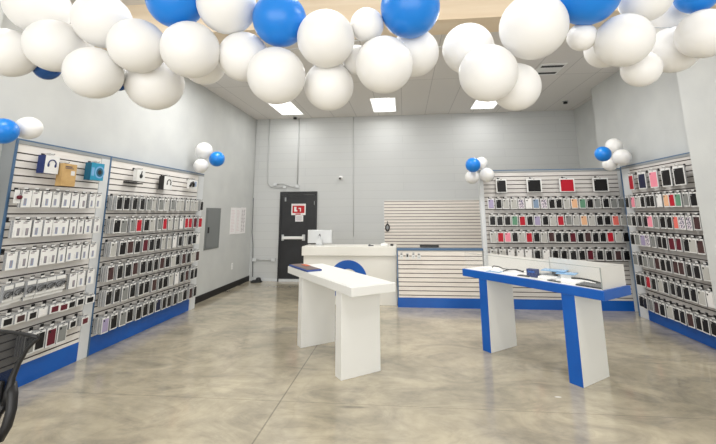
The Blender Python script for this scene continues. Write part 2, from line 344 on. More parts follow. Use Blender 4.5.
def sprinkler(x, y, lab):
    t = empty('ceiling_sensor', lab, 'sprinkler', (x, y, CZ))
    mb = MB(); mb.lathe([(0, -.01), (.06, -.008), (.065, 0), (0, 0)], M['greytrim'], 16); mb.build('collar', t)
    mb = MB(); mb.lathe([(0, -.06), (.045, -.055), (.05, -.03), (.03, -.0105), (0, -.0105)], M['black'], 16); mb.build('sensor_head', t)
sprinkler(3.85, 9.1, 'small black ceiling sprinkler near the far right corner')
sprinkler(-2.88, 9.8, 'small black ceiling sprinkler beside the left ceiling light')

# ------------------------------------------------------------------ slatwall units.  Local frame: face on y=0, looking toward -y, x to the right, z up
PITCH_G = .0762
def slat_panel(x0, x1, z0, z1, depth, m, gh=.013, zoff=.035):
    """one continuous grooved board"""
    mb = MB(); im = mb.mi(M[m]); ig = mb.mi(M['groove'])
    prof = [(0, z0)]; mats = []
    z = z0+zoff
    while z+gh < z1-.01:
        prof += [(0, z), (.012, z), (.012, z+gh), (0, z+gh)]; mats += [im, ig, ig, ig]; z += PITCH_G
    prof.append((0, z1)); mats.append(im)
    A = [mb.bm.verts.new((x0, y, z_)) for y, z_ in prof]; B = [mb.bm.verts.new((x1, y, z_)) for y, z_ in prof]
    for k in range(len(prof)-1):
        f = mb.bm.faces.new((A[k], B[k], B[k+1], A[k+1])); f.material_index = mats[k]
    C = [mb.bm.verts.new(p) for p in ((x0, depth, z0), (x1, depth, z0), (x1, depth, z1), (x0, depth, z1))]
    for vs in ((C[0], C[1], C[2], C[3]), (A[0], B[0], C[1], C[0]), (A[-1], B[-1], C[2], C[3])): 
        f = mb.bm.faces.new(vs); f.material_index = im
    f = mb.bm.faces.new(A+[C[3], C[0]]); f.material_index = im
    f = mb.bm.faces.new(B+[C[2], C[1]]); f.material_index = im
    return mb
def unit(name, label, loc, rz, W, H, depth, kick, lp, rp, m='slat2', topcap=True):
    """lp / rp: widths of the left and right posts"""
    t = empty(name, label, 'slatwall display', loc, rz)
    slat_panel(lp, W-rp, kick, H-.05, depth, m).build('slat_panel', t)
    mb = MB(); mb.box(lp, W-rp, 0, depth, 0, kick-.001, M['blue']); mb.build('kick_base', t)
    if lp: mb = MB(); mb.box(0, lp-.001, -.006, depth, 0, H-.05, M['post']); mb.build('side_post', t)
    if rp: mb = MB(); mb.box(W-rp+.001, W, -.006, depth, 0, H-.05, M['post']); mb.build('side_post', t)
    mb = MB(); mb.box(0, W, -.008, depth, H-.049, H-.014, M['greytrim']); mb.box(0, W, -.01, depth, H-.0135, H, M['bluetrim']); mb.build('top_trim', t)
    return t
R90 = PI/2
u1 = unit('slatwall_unit', 'slatwall display on the left wall nearest the camera, holding white accessory boxes', (-3.868, 3.43, 0), R90, 1.23, 2.45, .145, .21, 0, .14)
mb = MB(); mb.box(-.022, -.001, -.010, .004, 0, 2.45, M['bluetrim']); mb.box(-.022, -.001, .0045, .145, 0, 2.45, M['greytrim']); mb.build('edge_trim', u1)
u2 = unit('slatwall_unit', 'longer slatwall display on the left wall, filled with phone case packs', (-3.868, 4.683, 0), R90, 2.40, 2.45, .145, .21, 0, .19)
mb = MB(); mb.box(-.021, -.001, -.012, .145, 0, 2.45, M['bluetrim']); mb.build('edge_trim', u2)
u3 = unit('slatwall_unit', 'tall slatwall display at the back right, behind the blue table', (1.425, 7.4, 0), 0, 2.53, 2.47, .12, .17, .075, .05, 'slat3')
mb = MB(); mb.box(2.531, 2.555, -.012, .12, .0, 2.47, M['bluetrim']); mb.build('edge_trim', u3)
u4 = unit('slatwall_unit', 'slatwall display on the right wall angled away from the camera', (3.812, 7.07, 0), -R90, 1.85, 2.46, .195, .19, .22, 0, 'slat3')
mb = MB(); mb.box(-.03, -.001, -.01, .195, .0, 2.46, M['bluetrim']); mb.build('edge_trim', u4)
# low unit beside the counter
t = empty('slatwall_unit', 'low slatwall display with a blue base between the counter and the tall display', 'slatwall display', (-.155, 7.4, 0))
slat_panel(.021, 1.555, .17, .985, .12, 'slat').build('slat_panel', t)
mb = MB(); mb.box(.0, 1.575, -.004, .12, 0, .169, M['blue']); mb.build('kick_base', t)
mb = MB(); mb.box(0, .02, -.008, .12, .17, 1.0, M['bluetrim']); mb.build('edge_trim', t)
mb = MB(); mb.box(0, 1.575, -.008, .12, 1.001, 1.035, M['bluetrim']); mb.box(.021, 1.575, -.006, .12, .986, 1.0, M['greytrim']); mb.build('top_trim', t)
# wall board
wb = empty('slatwall_board', 'bare cream slatwall board hung on the back wall above the low display', 'slatwall display', (-.51, 9.92, 0))
slat_panel(0, 2.44, .77, 1.99, .018, 'slat', gh=.013, zoff=.05).build('slat_panel', wb)
mb = MB(); mb.box(-.012, -.001, -.003, .018, .77, 1.99, M['post']); mb.box(2.441, 2.452, -.003, .018, .77, 1.99, M['post']); mb.build('edge_trim', wb)

# ------------------------------------------------------------------ packs and hooks
def pack_mesh(c, w=.112, h=.186, insert=None, frame='packwhite'):
    """origin: top middle of the front; hangs down, body behind"""
    mb = MB()
    mb.box(-w/2, w/2, .001, .018, -h, 0, M['packside'])
    mb.box(-w/2, w/2, -.001, .001, -h, 0, M[frame])
    iw, ih = insert or (w*.82, h*.82)
    mb.box(-iw/2, iw/2, -.005, -.001, -h+.014, -h+.014+ih, CM[c], .0018)
    d = CM['k'] if c not in 'ky' else CM['g']
    mb.box(-iw/2+.008, -iw/2+.028, -.0065, -.005, -h+ih-.016, -h+ih+.006, d)      # camera cut-out
    mb.box(-.014, .014, -.0016, -.001, -.012, -.005, M['black'])                   # hanging slot
    return mb
def accessory_mesh(v):
    mb = MB(); w, h = .094, .165
    mb.box(-w/2, w/2, .001, .035, -h, 0, M['packside'], .001); mb.box(-w/2, w/2, 0, .001, -h, 0, M['packwhite'])
    mb.box(-.014+v*.010, .014+v*.010, -.001, 0, -h+.018, -h+.088, M['phonepic'] if v < 1 else M['phonegrey']); mb.box(-.008+v*.010, .004+v*.010, -.0016, -.001, -h+.03, -h+.088, M['ink'])
    mb.box(-.02, .02, -.0012, 0, -.014, -.006, M['black'])
    mb.box(-w/2+.012, -w/2+.05, -.001, 0, -.03, -.02, M['ink'])
    mb.box(-w/2+.01, -w/2+.022, -.001, 0, -h+.02, -h+.07, M['label'])
    return mb
def coil_mesh():
    mb = MB(); w, h = .115, .15
    mb.box(-w/2, w/2, .004, .02, -h, 0, M['packside'], .002); mb.box(-w/2, w/2, .003, .0045, -h, -h*.86, M['packwhite'])
    for k, r in enumerate((.044, .036, .028)):
        mb.tube([(r*1.1*math.cos(a*PI/8)+.006*k, -.002-.004*k, -h*.6+r*(.62+.1*k)*math.sin(a*PI/8+k)) for a in range(17)], .0028, M['black'] if k != 1 else M['cable'], 5, cap=False)
    mb.box(-.05, .05, -.001, .004, -.04, -.004, M['packwhite']); mb.box(-.02, .05, -.001, .004, -.125, -.1, M['label'])
    return mb
def small_mesh(c):
    mb = MB(); w, h = .118, .088
    mb.box(-w/2, w/2, .001, .018, -h, 0, M['packside']); mb.box(-w/2, w/2, -.001, .001, -h, 0, M['packwhite'])
    mb.box(-w*.34, w*.34, -.005, -.001, -h+.012, -.02, CM[c], .002); mb.box(-.01, .01, -.0016, -.001, -.01, -.004, M['black'])
    return mb
def hook_mesh(L):
    mb = MB()
    mb.box(-.018, .018, L-.008, L, -.012, .03, M['black'], .002)
    mb.tube([(0, L-.008, .012), (0, .02, .012), (0, -.012, .01), (0, -.02, .02)], .003, M['black'], 6)
    mb.tube([(0, L-.008, .024), (0, .012, .026)], .002, M['black'], 5)
    mb.box(-.022, .022, .006, .009, .014, .032, M['label'])
    return mb
MESH = {}
def proto(key, fn):
    if key not in MESH:
        mb = fn(); bmesh.ops.recalc_face_normals(mb.bm, faces=mb.bm.faces)
        me = bpy.data.meshes.new(key); mb.bm.to_mesh(me); mb.bm.free()
        for m in mb.mats: me.materials.append(m)
        MESH[key] = me
    return MESH[key]
BEHIND = MB()
def place(name, me, uloc, urz, x, y, z, rot=0, tilt=0):
    o = bpy.data.objects.new(name, me); COL.objects.link(o)
    T = Matrix.Translation(uloc) @ Matrix.Rotation(urz, 4, 'Z')
    o.matrix_world = T @ Matrix.Translation((x, y, z)) @ Matrix.Rotation(rot, 4, 'Z') @ Matrix.Rotation(tilt, 4, 'Y')
    return o
GW = {'k': 'black', 'w': 'white', 'g': 'grey', 'r': 'red', 'p': 'pink', 'l': 'lavender', 'b': 'blue grey', 'n': 'green', 'o': 'peach', 'f': 'floral',
      'c': 'clear', 'd': 'dark brown', 's': 'salmon', 'm': 'maroon', 'y': 'navy'}
def row(uloc, urz, uname, ri, ztop, xs, codes, dist, behind=2, kind='case', rotj=.10, w=.112, h=.186):
    n = len(xs)
    for i, x in enumerate(xs):
        c = codes[i % len(codes)]
        if c == '.': continue
        d = dist+random.uniform(-.012, .012); x += random.uniform(-.006, .006); z = ztop+random.uniform(-.004, .004)
        rz = random.uniform(-rotj, rotj)
        where = '%s from left on %s full row of %s' % (ORD[i], ORD[ri], uname)
        if kind == 'case': o = place('phone_case_pack', proto('phone_case_pack_'+c, lambda: pack_mesh(c)), uloc, urz, x, -d, z, rz, random.uniform(-.03, .03)); tag(o, '%s phone case pack, %s' % (GW[c], where), 'phone case', 'phone case packs on '+uname)
        elif kind == 'box':
            v = random.choice((-1, 0, 1)); o = place('accessory_box', proto('accessory_box_%d' % v, lambda: accessory_mesh(v)), uloc, urz, x, -d, z, rz); tag(o, 'white accessory box, %s' % where, 'accessory box', 'accessory boxes on '+uname)
        elif kind == 'small': o = place('small_accessory_pack', proto('small_pack_'+c, lambda: small_mesh(c)), uloc, urz, x, -d, z, rz); tag(o, 'small %s accessory pack, %s' % (GW[c], where), 'accessory pack', 'small packs on '+uname)
        elif kind == 'coil': o = place('cable_pack', proto('cable_pack', coil_mesh), uloc, urz, x, -d, z, rz); tag(o, 'coiled black cable pack, %s' % where, 'cable pack', 'cable packs on '+uname)
        hk = place('display_hook', proto('display_hook', lambda: hook_mesh(dist)), uloc, urz, x, -dist, z+.0)
        tag(hk, 'display hook of the pack, %s' % where, 'display hook', 'display hooks on '+uname)
        T = Matrix.Translation(uloc) @ Matrix.Rotation(urz, 4, 'Z')
        for b in range(behind):
            y = -d+.022+.024*b+.01*(b > 0)
            if y+.018 > -.004: break
            Tb = T @ Matrix.Translation((x+random.uniform(-.004, .004), y+.009, z)) @ Matrix.Rotation(rz*.7, 4, 'Z')
            hh = h if kind != 'small' else .088; ww = w if kind != 'small' else .118; ww = .094 if kind == 'box' else ww
            if kind == 'box': hh = .168
            BEHIND.box(-ww/2, ww/2, -.006, .006, -hh, 0, M['packside'], T=Tb)
            BEHIND.box(-ww/2, ww/2, -.0085, -.0062, -hh, 0, M['packwhite'], T=Tb)
def lin(a, b, n): return [a+(b-a)*i/(n-1) for i in range(n)]
RZ = [1.93, 1.63, 1.34, 1.04, .745, .43]
N1, N2, N3, N4 = 'near left slatwall', 'long left slatwall', 'back right slatwall', 'right wall slatwall'
U1, U2, U3, U4 = (-3.868, 3.43, 0), (-3.868, 4.683, 0), (1.425, 7.4, 0), (3.812, 7.07, 0)
D = .125
row(U1, R90, N1, 0, RZ[0], lin(.05, .99, 9), 'w', D, 1, 'box')
row(U1, R90, N1, 1, RZ[1]+.005, lin(.015, .99, 10), 'w', D, 1, 'box')
row(U1, R90, N1, 2, RZ[2], lin(.015, .99, 10), 'w', D, 1, 'box')
row(U1, R90, N1, 3, RZ[3], lin(.03, .60, 6)+[0]*3, 'wwwwww...', D, 1, 'coil', .2)
row(U1, R90, N1, 3, RZ[3], [0]*6+[.74, .85, .99], '......www', D, 1, 'box')
row(U1, R90, N1, 4, RZ[4], lin(.07, 1.03, 9), 'kdkwmmkkk', D, 3, 'small', .2)
row(U1, R90, N1, 5, RZ[5]+.09, [.30, .42, .55, .68]+[0]*2, 'gkmg..', D+.02, 3, 'case', .12)
row(U1, R90, N1, 5, RZ[5]+.09, [0]*4+[.84, .99], '....km', D, 3, 'small', .2)
L2 = ['kkkkgcgcgccccckk', 'kggrkcgrccwrrmrw', 'ckdkmkkccwkckkwk', 'dkkdkkkdkckdkcdk', 'kkgkkkdkkcwkdkkk', 'lkgkkkkykkkgkdkm']
for r_, s_ in enumerate(L2):
    n = 15; row(U2, R90, N2, r_, RZ[r_], lin(.075, 2.15, n), s_, D, 4, 'case', .10)
L3 = ['lkccfwbfkkconkgkgg', 'kkknrklkcrgcockksc', 'crpkcrkcdkkmkdkkrck']
for r_, s_ in enumerate(L3): row(U3, 0, N3, r_, RZ[r_], lin(.165, 2.42, len(s_)), s_, D, 1, 'case', .06)
row(U3, 0, N3, 3, RZ[3]-.005, lin(.165, 2.40, 16), 'ccwwwkwkkkkmkkdk', D, 2, 'case', .10)
L4 = ['kpckkkworngk', 'gkkkpgkksffd', 'kglfgkkmmkcd', 'gkggdkkddkkc', 'kkrkckkkkkcw', 'kkgdkckkdkkk']
for r_, s_ in enumerate(L4): row(U4, -R90, N4, r_, RZ[r_]-(.03 if r_ > 2 else 0)*(r_-2)/2, lin(.28, 1.745, 12), s_, D, 1, 'case', .10)
tag(BEHIND.build('phone_case_pack_stock'), 'further phone case packs hanging behind the front ones on every slatwall', 'phone cases', kind='stuff')

# larger tablet cases on the top row
def tablet(uloc, urz, un, x, z1, z0, w, c, lab):
    h = z1-z0; key = 'tablet_case_%s_%.2f' % (c, w)
    o = place('tablet_case_pack', proto(key, lambda: pack_mesh(c, w, h, (w*.82, h*.84))), uloc, urz, x, -.11, z1, random.uniform(-.03, .03)); tag(o, lab, 'tablet case', 'tablet case packs on '+un)
    hk = place('display_hook', proto('display_hook_short', lambda: hook_mesh(.11)), uloc, urz, x-.03, -.11, z1+.005); tag(hk, 'hook above the '+lab.split(' pack')[0]+' pack, '+un, 'display hook', 'display hooks on '+un)
for a in ((1.80, .19, 'k', 'narrow black tablet case pack, leftmost on the top of the back right slatwall'), (2.385, .27, 'k', 'wide black tablet case pack, second on the top of the back right slatwall'),
          (2.96, .27, 'r', 'red tablet case pack with white frame, top of the back right slatwall'), (3.54, .27, 'k', 'rightmost black tablet case pack, top of the back right slatwall')):
    tablet(U3, 0, N3, a[0]-U3[0], 2.29, 2.04, a[1], a[2], a[3])
for a in ((6.64, .13, 'r', 'narrow red tablet case pack, top row of the right wall slatwall'), (6.35, .19, 'y', 'navy tablet case pack between the red and pink ones, right wall slatwall'), (6.07, .19, 'p', 'pink tablet case pack, top row of the right wall slatwall'),
          (5.79, .20, 'k', 'black tablet case pack right of the pink one, right wall slatwall'), (5.53, .22, 'k', 'large black tablet case pack, rightmost on top of the right wall slatwall')):
    tablet(U4, -R90, N4, 7.07-a[0], 2.285, 2.03, a[1], a[2], a[3])

# boxed gadgets on the top of the left units (local: front at y=0)
def headphone_art(mb, cx, cz, r, m='black'):
    mb.tube([(cx+r*math.cos(a*PI/10), -.003, cz+r*math.sin(a*PI/10)) for a in range(11)], r*.13, M[m], 6)
    for s in (-1, 1):
        mb.lathe([(0, .006), (r*.3, .004), (r*.34, 0), (0, 0)], M[m], 12, Matrix.Translation((cx+s*r*.92, 0, cz-r*.3)) @ Matrix.Rotation(PI/2, 4, 'X') @ Matrix.Diagonal((.8, 1.35, 1, 1)))
def boxed(name, label, x, z0, w, h, dep, front, side, art, d=.13, top='black'):
    t = empty(name, label, 'gadget box', (-3.868+d, x, z0), R90)
    mb = MB(); mb.box(-w/2, w/2, .0015, dep, 0, h, M[side], .001); mb.build('carton', t)
    mb = MB(); mb.box(-w/2, w/2, 0, .001, 0, h, M[front]); mb.build('front_panel', t)
    mb = MB(); art(mb); mb.build('printed_picture', t)
    o = place('display_hook', proto('display_hook', lambda: hook_mesh(D)), (-3.868, 0, 0), R90, x, -D, z0+h+.0); tag(o, 'hook above the '+label.split(' hung')[0], 'display hook', 'display hooks on top')
    return t
boxed('headphone_box', 'white and navy headphone box hung on the near left slatwall', 3.71, 2.12, .165, .19, .09, 'packwhite', 'navy', lambda mb: headphone_art(mb, 0, .10, .045, 'navy'))
def kraft_art(mb): mb.box(-.06, .03, -.001, -.0004, .205, .22, M['taupe']); mb.box(.02, .07, -.001, -.0004, .12, .17, M['label']); mb.box(-.06, .05, -.001, -.0004, .19, .2, M['taupe'])
boxed('kraft_box', 'brown card box hung on the near left slatwall between two gadget boxes', 3.905, 2.0, .18, .245, .07, 'kraft', 'kraft', kraft_art, .16)
def teal_art(mb):
    for r, m in ((.075, 'lightblue'), (.055, 'teald'), (.03, 'black')): mb.lathe([(0, .0012+.0004*(r < .06)+.0004*(r < .04)), (r, .0012+.0004*(r < .06)+.0004*(r < .04)), (r, 0)], M[m], 24, Matrix.Translation((.035, 0, .1)) @ Matrix.Rotation(PI/2, 4, 'X'), False)
    mb.box(-.09, -.05, -.001, -.0004, .05, .15, M['lightblue'])
boxed('speaker_box', 'bright teal gadget box with a round picture on the near left slatwall', 4.33, 2.1, .20, .21, .085, 'teal', 'teald', teal_art)
def ear_art(mb): mb.lathe([(0, .01), (.028, .008), (.032, 0)], M['black'], 16, Matrix.Translation((0, 0, .075)) @ Matrix.Rotation(PI/2, 4, 'X')); mb.tube([(.0, -.004, .1), (.01, -.004, .145)], .007, M['black'], 8)
boxed('earbud_box', 'white earbud box hung on the long left slatwall above a black tray', 5.12, 2.15, .17, .165, .06, 'packwhite', 'packwhite', ear_art)
mb = MB(); mb.box(-.17, .10, -.005, .097, 0, .014, M['black'], .003); mb.box(-.17, .10, .09, .097, .014, .03, M['black'])
tag(mb.build('display_tray', loc=(-3.80+.03, 5.12, 2.115), rot=(0, 0, R90)), 'thin black display tray under the white earbud box', 'tray')
boxed('headphone_box', 'white headphone box with black side hung on the long left slatwall', 5.77, 2.07, .21, .21, .09, 'packwhite', 'black', lambda mb: headphone_art(mb, .02, .11, .05))
def pad_art(mb):
    mb.tube([(-.13, -.01, .03), (-.11, -.02, .09), (-.06, -.02, .11), (-.03, -.02, .08), (-.03, -.01, .03)], .02, M['black'], 8); mb.box(.03, .09, -.004, 0, .04, .13, M['phonepic'])
boxed('controller_box', 'white box with a black gadget, far top of the long left slatwall', 6.52, 2.13, .26, .16, .05, 'packwhite', 'packwhite', pad_art)
# dangling charm, low pegs
mb = MB(); mb.lathe([(0, .02), (.02, .012), (.024, 0), (.018, -.018), (0, -.024)], CM['m'], 14); mb.tube([(0, 0, .02), (.002, 0, .05), (0, 0, .08)], .003, M['black'], 6); mb.box(-.03, .03, .02, .03, -.06, .07, M['packwhite'])
tag(mb.build('charm_pack', loc=(-3.72, 3.40, 1.86), rot=(0, 0, R90)), 'dark red charm on a card at the left edge of the near left slatwall', 'charm')
for i, (x, z) in enumerate(((.05, .93), (.16, .92), (.27, .93), (.37, .92))):
    mb = MB(); mb.box(-.032, .032, 0, .008, -.075, .0, M['packwhite'], .002)
    if i == 1: mb.box(-.018, .018, -.006, 0, -.03, .0, M['black'], .002)
    else: mb.tube([(-.015, -.003, -.02), (0, -.004, -.045), (.015, -.003, -.02)], .004, M['greytrim'], 5)
    tag(mb.build('charger_pack', loc=(-.155+x+.035, 7.33, z)), ['white charger pack nearest the counter on the low slatwall', 'white charger pack with a black plug on the low slatwall', 'third charger pack from the counter on the low slatwall', 'charger pack farthest from the counter on the low slatwall'][i], 'charger pack', 'charger packs on the low slatwall')
    hk = place('display_hook', proto('display_hook_tiny', lambda: hook_mesh(.066)), (-.155, 7.4, 0), 0, x+.035, -.066, z+.0); tag(hk, 'display hook over the %s charger pack from the counter' % ORD[i], 'display hook', 'hooks on the low slatwall')
# on the wall board: key ring and black bar
mb = MB(); mb.tube([(.045*math.cos(a*PI/8), -.02, .08*math.sin(a*PI/8)-.04) for a in range(17)], .016, M['black'], 8, cap=False); mb.tube([(0, 0, .12), (0, -.02, .1), (.0, -.02, .04)], .007, M['black'], 8); mb.box(-.03, .03, -.03, -.01, -.08, .0, M['greytrim'], .006)
tag(mb.build('headset', loc=(-.43, 9.921, 1.36)), 'small black looped item hanging at the left edge of the wall slatwall board', 'headset')
mb = MB(); mb.box(-.23, .23, -.07, 0, 0, .055, M['black'], .012); mb.box(-.2, .2, -.074, -.07, .015, .04, M['cable'])
tag(mb.build('black_bar', loc=(.60, 9.918, .845)), 'black bar shaped device at the bottom of the wall slatwall board', 'device')

# ------------------------------------------------------------------ sales counter
ct = empty('sales_counter', 'cream sales counter with a blue ring emblem on its front', 'counter', (-1.06, 7.5, 0))
mb = MB(); mb.box(-.90, .885, .02, .50, 0, .885, M['counter'], .004); mb.build('body', ct)
mb = MB(); mb.box(-.93, .895, -.02, .56, .886, 1.055, M['counter'], .006); mb.build('top_band', ct)
mb = MB(); T0 = Matrix.Translation((-.03, .02, .44)) @ Matrix.Rotation(PI/2, 4, 'X')
mb.lathe([(.205, 0), (.205, .012), (.365, .012), (.365, 0)], M['blue'], 48, T0, False); mb.build('blue_ring', ct)
mb = MB(); mb.lathe([(0, .008), (.203, .008), (.203, 0)], M['counter'], 40, T0, False); mb.build('ring_centre', ct)
# desktop computer seen from behind
im = empty('desktop_computer', 'silver all-in-one desktop computer seen from behind on the counter', 'computer', (-1.72, 7.86, 1.055))
mb = MB(); mb.box(-.25, .25, -.012, .012, .035, .30, M['alu'], .01); mb.build('screen_housing', im)
mb = MB(); mb.box(-.24, .24, .0125, .014, .08, .29, M['black']); mb.build('screen', im)
mb = MB(); mb.tube([(0, -.02, .19), (0, -.06, .1), (0, -.08, .012)], .012, M['alu'], 8)
mb.box(-.075, .075, -.11, .06, 0, .01, M['alu'], .004); mb.box(-.06, .06, -.085, -.075, .01, .12, M['alu'], .003); mb.build('stand', im)
mb = MB(); TA = Matrix.Translation((0, -.012, .185)) @ Matrix.Rotation(PI/2, 4, 'X')
mb.lathe([(0, .002), (.026, .002), (.026, 0)], M['apple'], 20, TA @ Matrix.Diagonal((.9, 1, 1, 1)), False); mb.lathe([(0, .002), (.009, .002), (.009, 0)], M['apple'], 10, TA @ Matrix.Translation((.004, .033, 0)) @ Matrix.Diagonal((.5, 1, 1, 1)), False)
mb.lathe([(0, .003), (.009, .003), (.009, 0)], M['alu'], 10, TA @ Matrix.Translation((.026, .004, 0)), False); mb.build('logo', im)
mb = MB(); mb.box(-.07, .07, -.05, .05, 0, .045, M['white'], .012); mb.box(-.03, .03, -.03, .03, .045, .06, M['white'], .006)
tag(mb.build('card_terminal', loc=(-.40, 7.68, 1.055)), 'low white device on the right end of the counter top', 'card terminal')
mb = MB(); mb.box(-.05, .05, -.03, .03, 0, .02, M['cable'], .005); mb.box(-.045, -.01, -.02, .02, .02, .03, M['black'], .002)
tag(mb.build('stapler', loc=(-.66, 7.64, 1.055)), 'tiny dark item on the counter top left of the white device', 'stapler')
mb = MB(); mb.box(-.03, .03, -.03, .03, 0, .035, M['black'], .01)
tag(mb.build('tape_dispenser', loc=(-.255, 7.72, 1.055)), 'small black item right of the white device on the counter', 'device')

# ------------------------------------------------------------------ display tables (local x along the far direction, y across)
def table(name, label, B, th, l, w, t, legs, topm, edgem, legm, sidem, edge_h, slope=0):
    tb = empty(name, label, 'display table', (B[0], B[1], 0), th)
    # local x = far direction; across axis is -y (camera right)
    mb = MB(); mb.box(0, l, -w, 0, t-edge_h, t-.004, M[edgem], .004); mb.build('table_top', tb)
    mb = MB(); mb.box(.025, l-.025, -w+.025, -.025, t-.0035, t, M[topm]); mb.build('top_surface', tb)
    for a, b in legs:
        mb = MB(); mb.box(a, b, -w+(.05 if topm == 'trimwhite' else .022), -.012, 0, t-edge_h-.001, M[legm], .003)
        lg = mb.build('leg', tb)
        if sidem != legm:
            mb = MB(); mb.box(a, b, -.0115, -.008, 0.002, t-edge_h-.001, M[sidem]); mb.build('edge_facing', lg)
    return tb
TWB, TWA = (-.549, 4.043), 2.204
TBB, TBA = (1.873, 4.039), 2.229
wt = table('display_table', 'white display table with two slab legs in the middle of the floor', TWB, TWA, 1.918, .5445, .946, ((.247, .385), (1.375, 1.50)), 'trimwhite', 'trimwhite', 'trimwhite', 'trimwhite', .095)
btb = table('display_table', 'blue edged display table with white sided slab legs and a glass case', TBB, TBA, 1.82, .525, .946, ((.30, .44), (1.42, 1.545)), 'white', 'blue', 'trimwhite', 'blue', .095)
def on(Bp, th, u, v, z): return (Bp[0]+math.cos(th)*u+math.sin(th)*v, Bp[1]+math.sin(th)*u-math.cos(th)*v, z)
# tray on the white table
ty = empty('leather_tray', 'dark leather tray with blue edge on the far end of the white table', 'tray', on(TWB, TWA, 1.54, .105, .946), TWA)
mb = MB(); mb.box(-.33, .34, -.11, .10, 0, .022, M['denim'], .004); mb.build('tray_base', ty)
mb = MB(); mb.box(-.315, .325, -.095, .085, .0225, .027, M['taupe'], .002); mb.build('leather_pad', ty)
mb = MB(); mb.box(.0, .18, -.085, -.02, .0275, .034, M['orange'], .002); mb.build('orange_patch', ty)
# glass case on the blue table
gc = empty('glass_showcase', 'open topped glass case with white filmed back standing on the blue table', 'display case', (TBB[0], TBB[1], .946), TBA)
g0, gh = .03, .205
mb = MB(); mb.box(.03, 1.79, -.036, -.03, 0, gh, M['glass']); mb.build('front_pane', gc)
mb = MB(); mb.box(.03, .85, -.495, -.489, 0, gh-.005, M['frost']); mb.build('back_pane', gc)
mb = MB(); mb.box(.856, 1.79, -.495, -.489, 0, gh-.035, M['frost']); mb.build('back_pane', gc)
mb = MB(); mb.box(.024, .030, -.488, -.038, 0, gh, M['frost2']); mb.build('end_pane', gc)
mb = MB(); mb.box(1.79, 1.796, -.495, -.03, 0, gh, M['glass']); mb.build('end_pane', gc)
mb = MB()
mb.box(.024, .032, -.037, -.029, 0, gh, M['glassedge']); mb.box(.032, 1.79, -.037, -.029, gh-.004, gh, M['glassedge'])
mb.box(.850, .856, -.496, -.488, 0, gh, M['glassedge'])
mb.build('edge_strips', gc)
def item(name, label, cat, u, v, rz, fn, z=.946):
    mb = MB(); fn(mb); return tag(mb.build(name, loc=on(TBB, TBA, u, v, z), rot=(0, 0, TBA+rz)), label, cat)
IT = 'items in the glass case'
item('paper_sheet', 'white paper spread at the far left end of the blue table case', 'paper', 1.58, .19, .05, lambda mb: (mb.box(-.17, .17, -.12, .12, 0, .003, M['paper']), mb.box(-.1, .1, -.08, .08, .0032, .0036, M['label'])))
item('paper_sheet', 'white paper in the middle of the blue table case', 'paper', 1.05, .27, -.1, lambda mb: (mb.box(-.2, .2, -.14, .14, 0, .003, M['paper']), mb.box(-.15, .1, -.1, -.02, .0032, .0036, M['label'])))
item('charging_cable', 'black cable lying at the far end of the blue table case', 'cable', 1.50, .34, 0, lambda mb: mb.tube([(-.16, -.02, .012), (-.08, .0, .014), (0, -.01, .03), (.06, .02, .035), (.1, .0, .012)], .007, M['black'], 6))
item('reading_glasses', 'black spectacles lying in the left half of the blue table case', 'glasses', 1.20, .25, .3, lambda mb: (mb.tube([(-.12, 0, .02), (-.02, 0, .038), (.06, .02, .03), (.12, .02, .008)], .007, M['black'], 6), mb.tube([(-.1, -.08, .01), (-.02, -.07, .03), (.05, -.06, .026), (.12, -.05, .008)], .007, M['black'], 6), mb.tube([(-.12, 0, .02), (-.11, -.04, .026), (-.1, -.08, .01)], .007, M['black'], 6)))
item('navy_box', 'small navy box standing in the middle of the blue table case', 'box', .86, .16, .1, lambda mb: (mb.box(-.06, .06, -.035, .035, 0, .09, M['navy'], .003), mb.box(-.04, .04, .0352, .036, .05, .07, M['blue'])))
item('white_box', 'flat white box next to the navy box in the glass case', 'box', .68, .19, .2, lambda mb: (mb.box(-.1, .1, -.06, .06, 0, .028, M['white'], .004), mb.box(-.06, .06, -.04, .04, .028, .03, M['label'])))
item('acrylic_stand', 'light blue acrylic stand in the right half of the glass case', 'display stand', .72, .37, .35, lambda mb: (mb.box(-.13, .13, -.09, .09, .07, .078, M['lightblue'], .002), mb.box(-.03, .03, -.02, .02, .004, .07, M['cable'], .002), mb.box(-.08, .08, -.05, .05, 0, .004, M['lightblue'])))
item('acrylic_stand', 'second light blue acrylic stand with a white box, nearer the right end', 'display stand', .55, .33, .35, lambda mb: (mb.box(-.10, .10, -.08, .08, .06, .068, M['lightblue'], .002), mb.box(-.06, .06, -.05, .05, .002, .06, M['white'], .003)))
item('white_box', 'low white box at the front glass near the right leg', 'box', .42, .17, .1, lambda mb: (mb.box(-.12, .12, -.08, .08, 0, .025, M['white'], .004), mb.box(-.08, .05, -.05, .05, .025, .027, M['paper'])))
item('black_strap', 'black strap lying behind the low white box in the glass case', 'strap', .33, .30, .2, lambda mb: mb.tube([(-.14, 0, .012), (-.04, .01, .03), (.06, -.01, .034), (.14, .0, .03)], .01, M['black'], 6))
item('tablet', 'dark tablet lying flat at the right end of the glass case', 'tablet', .17, .16, 0, lambda mb: (mb.box(-.13, .13, -.10, .11, 0, .014, M['black'], .003), mb.box(-.115, .115, -.085, .095, .014, .0152, M['cable'])))
item('tablet', 'second dark tablet by the right end pane of the glass case', 'tablet', .13, .365, 0, lambda mb: (mb.box(-.085, .085, -.08, .09, 0, .014, M['black'], .003), mb.box(-.07, .07, -.065, .075, .014, .0152, M['cable'])))

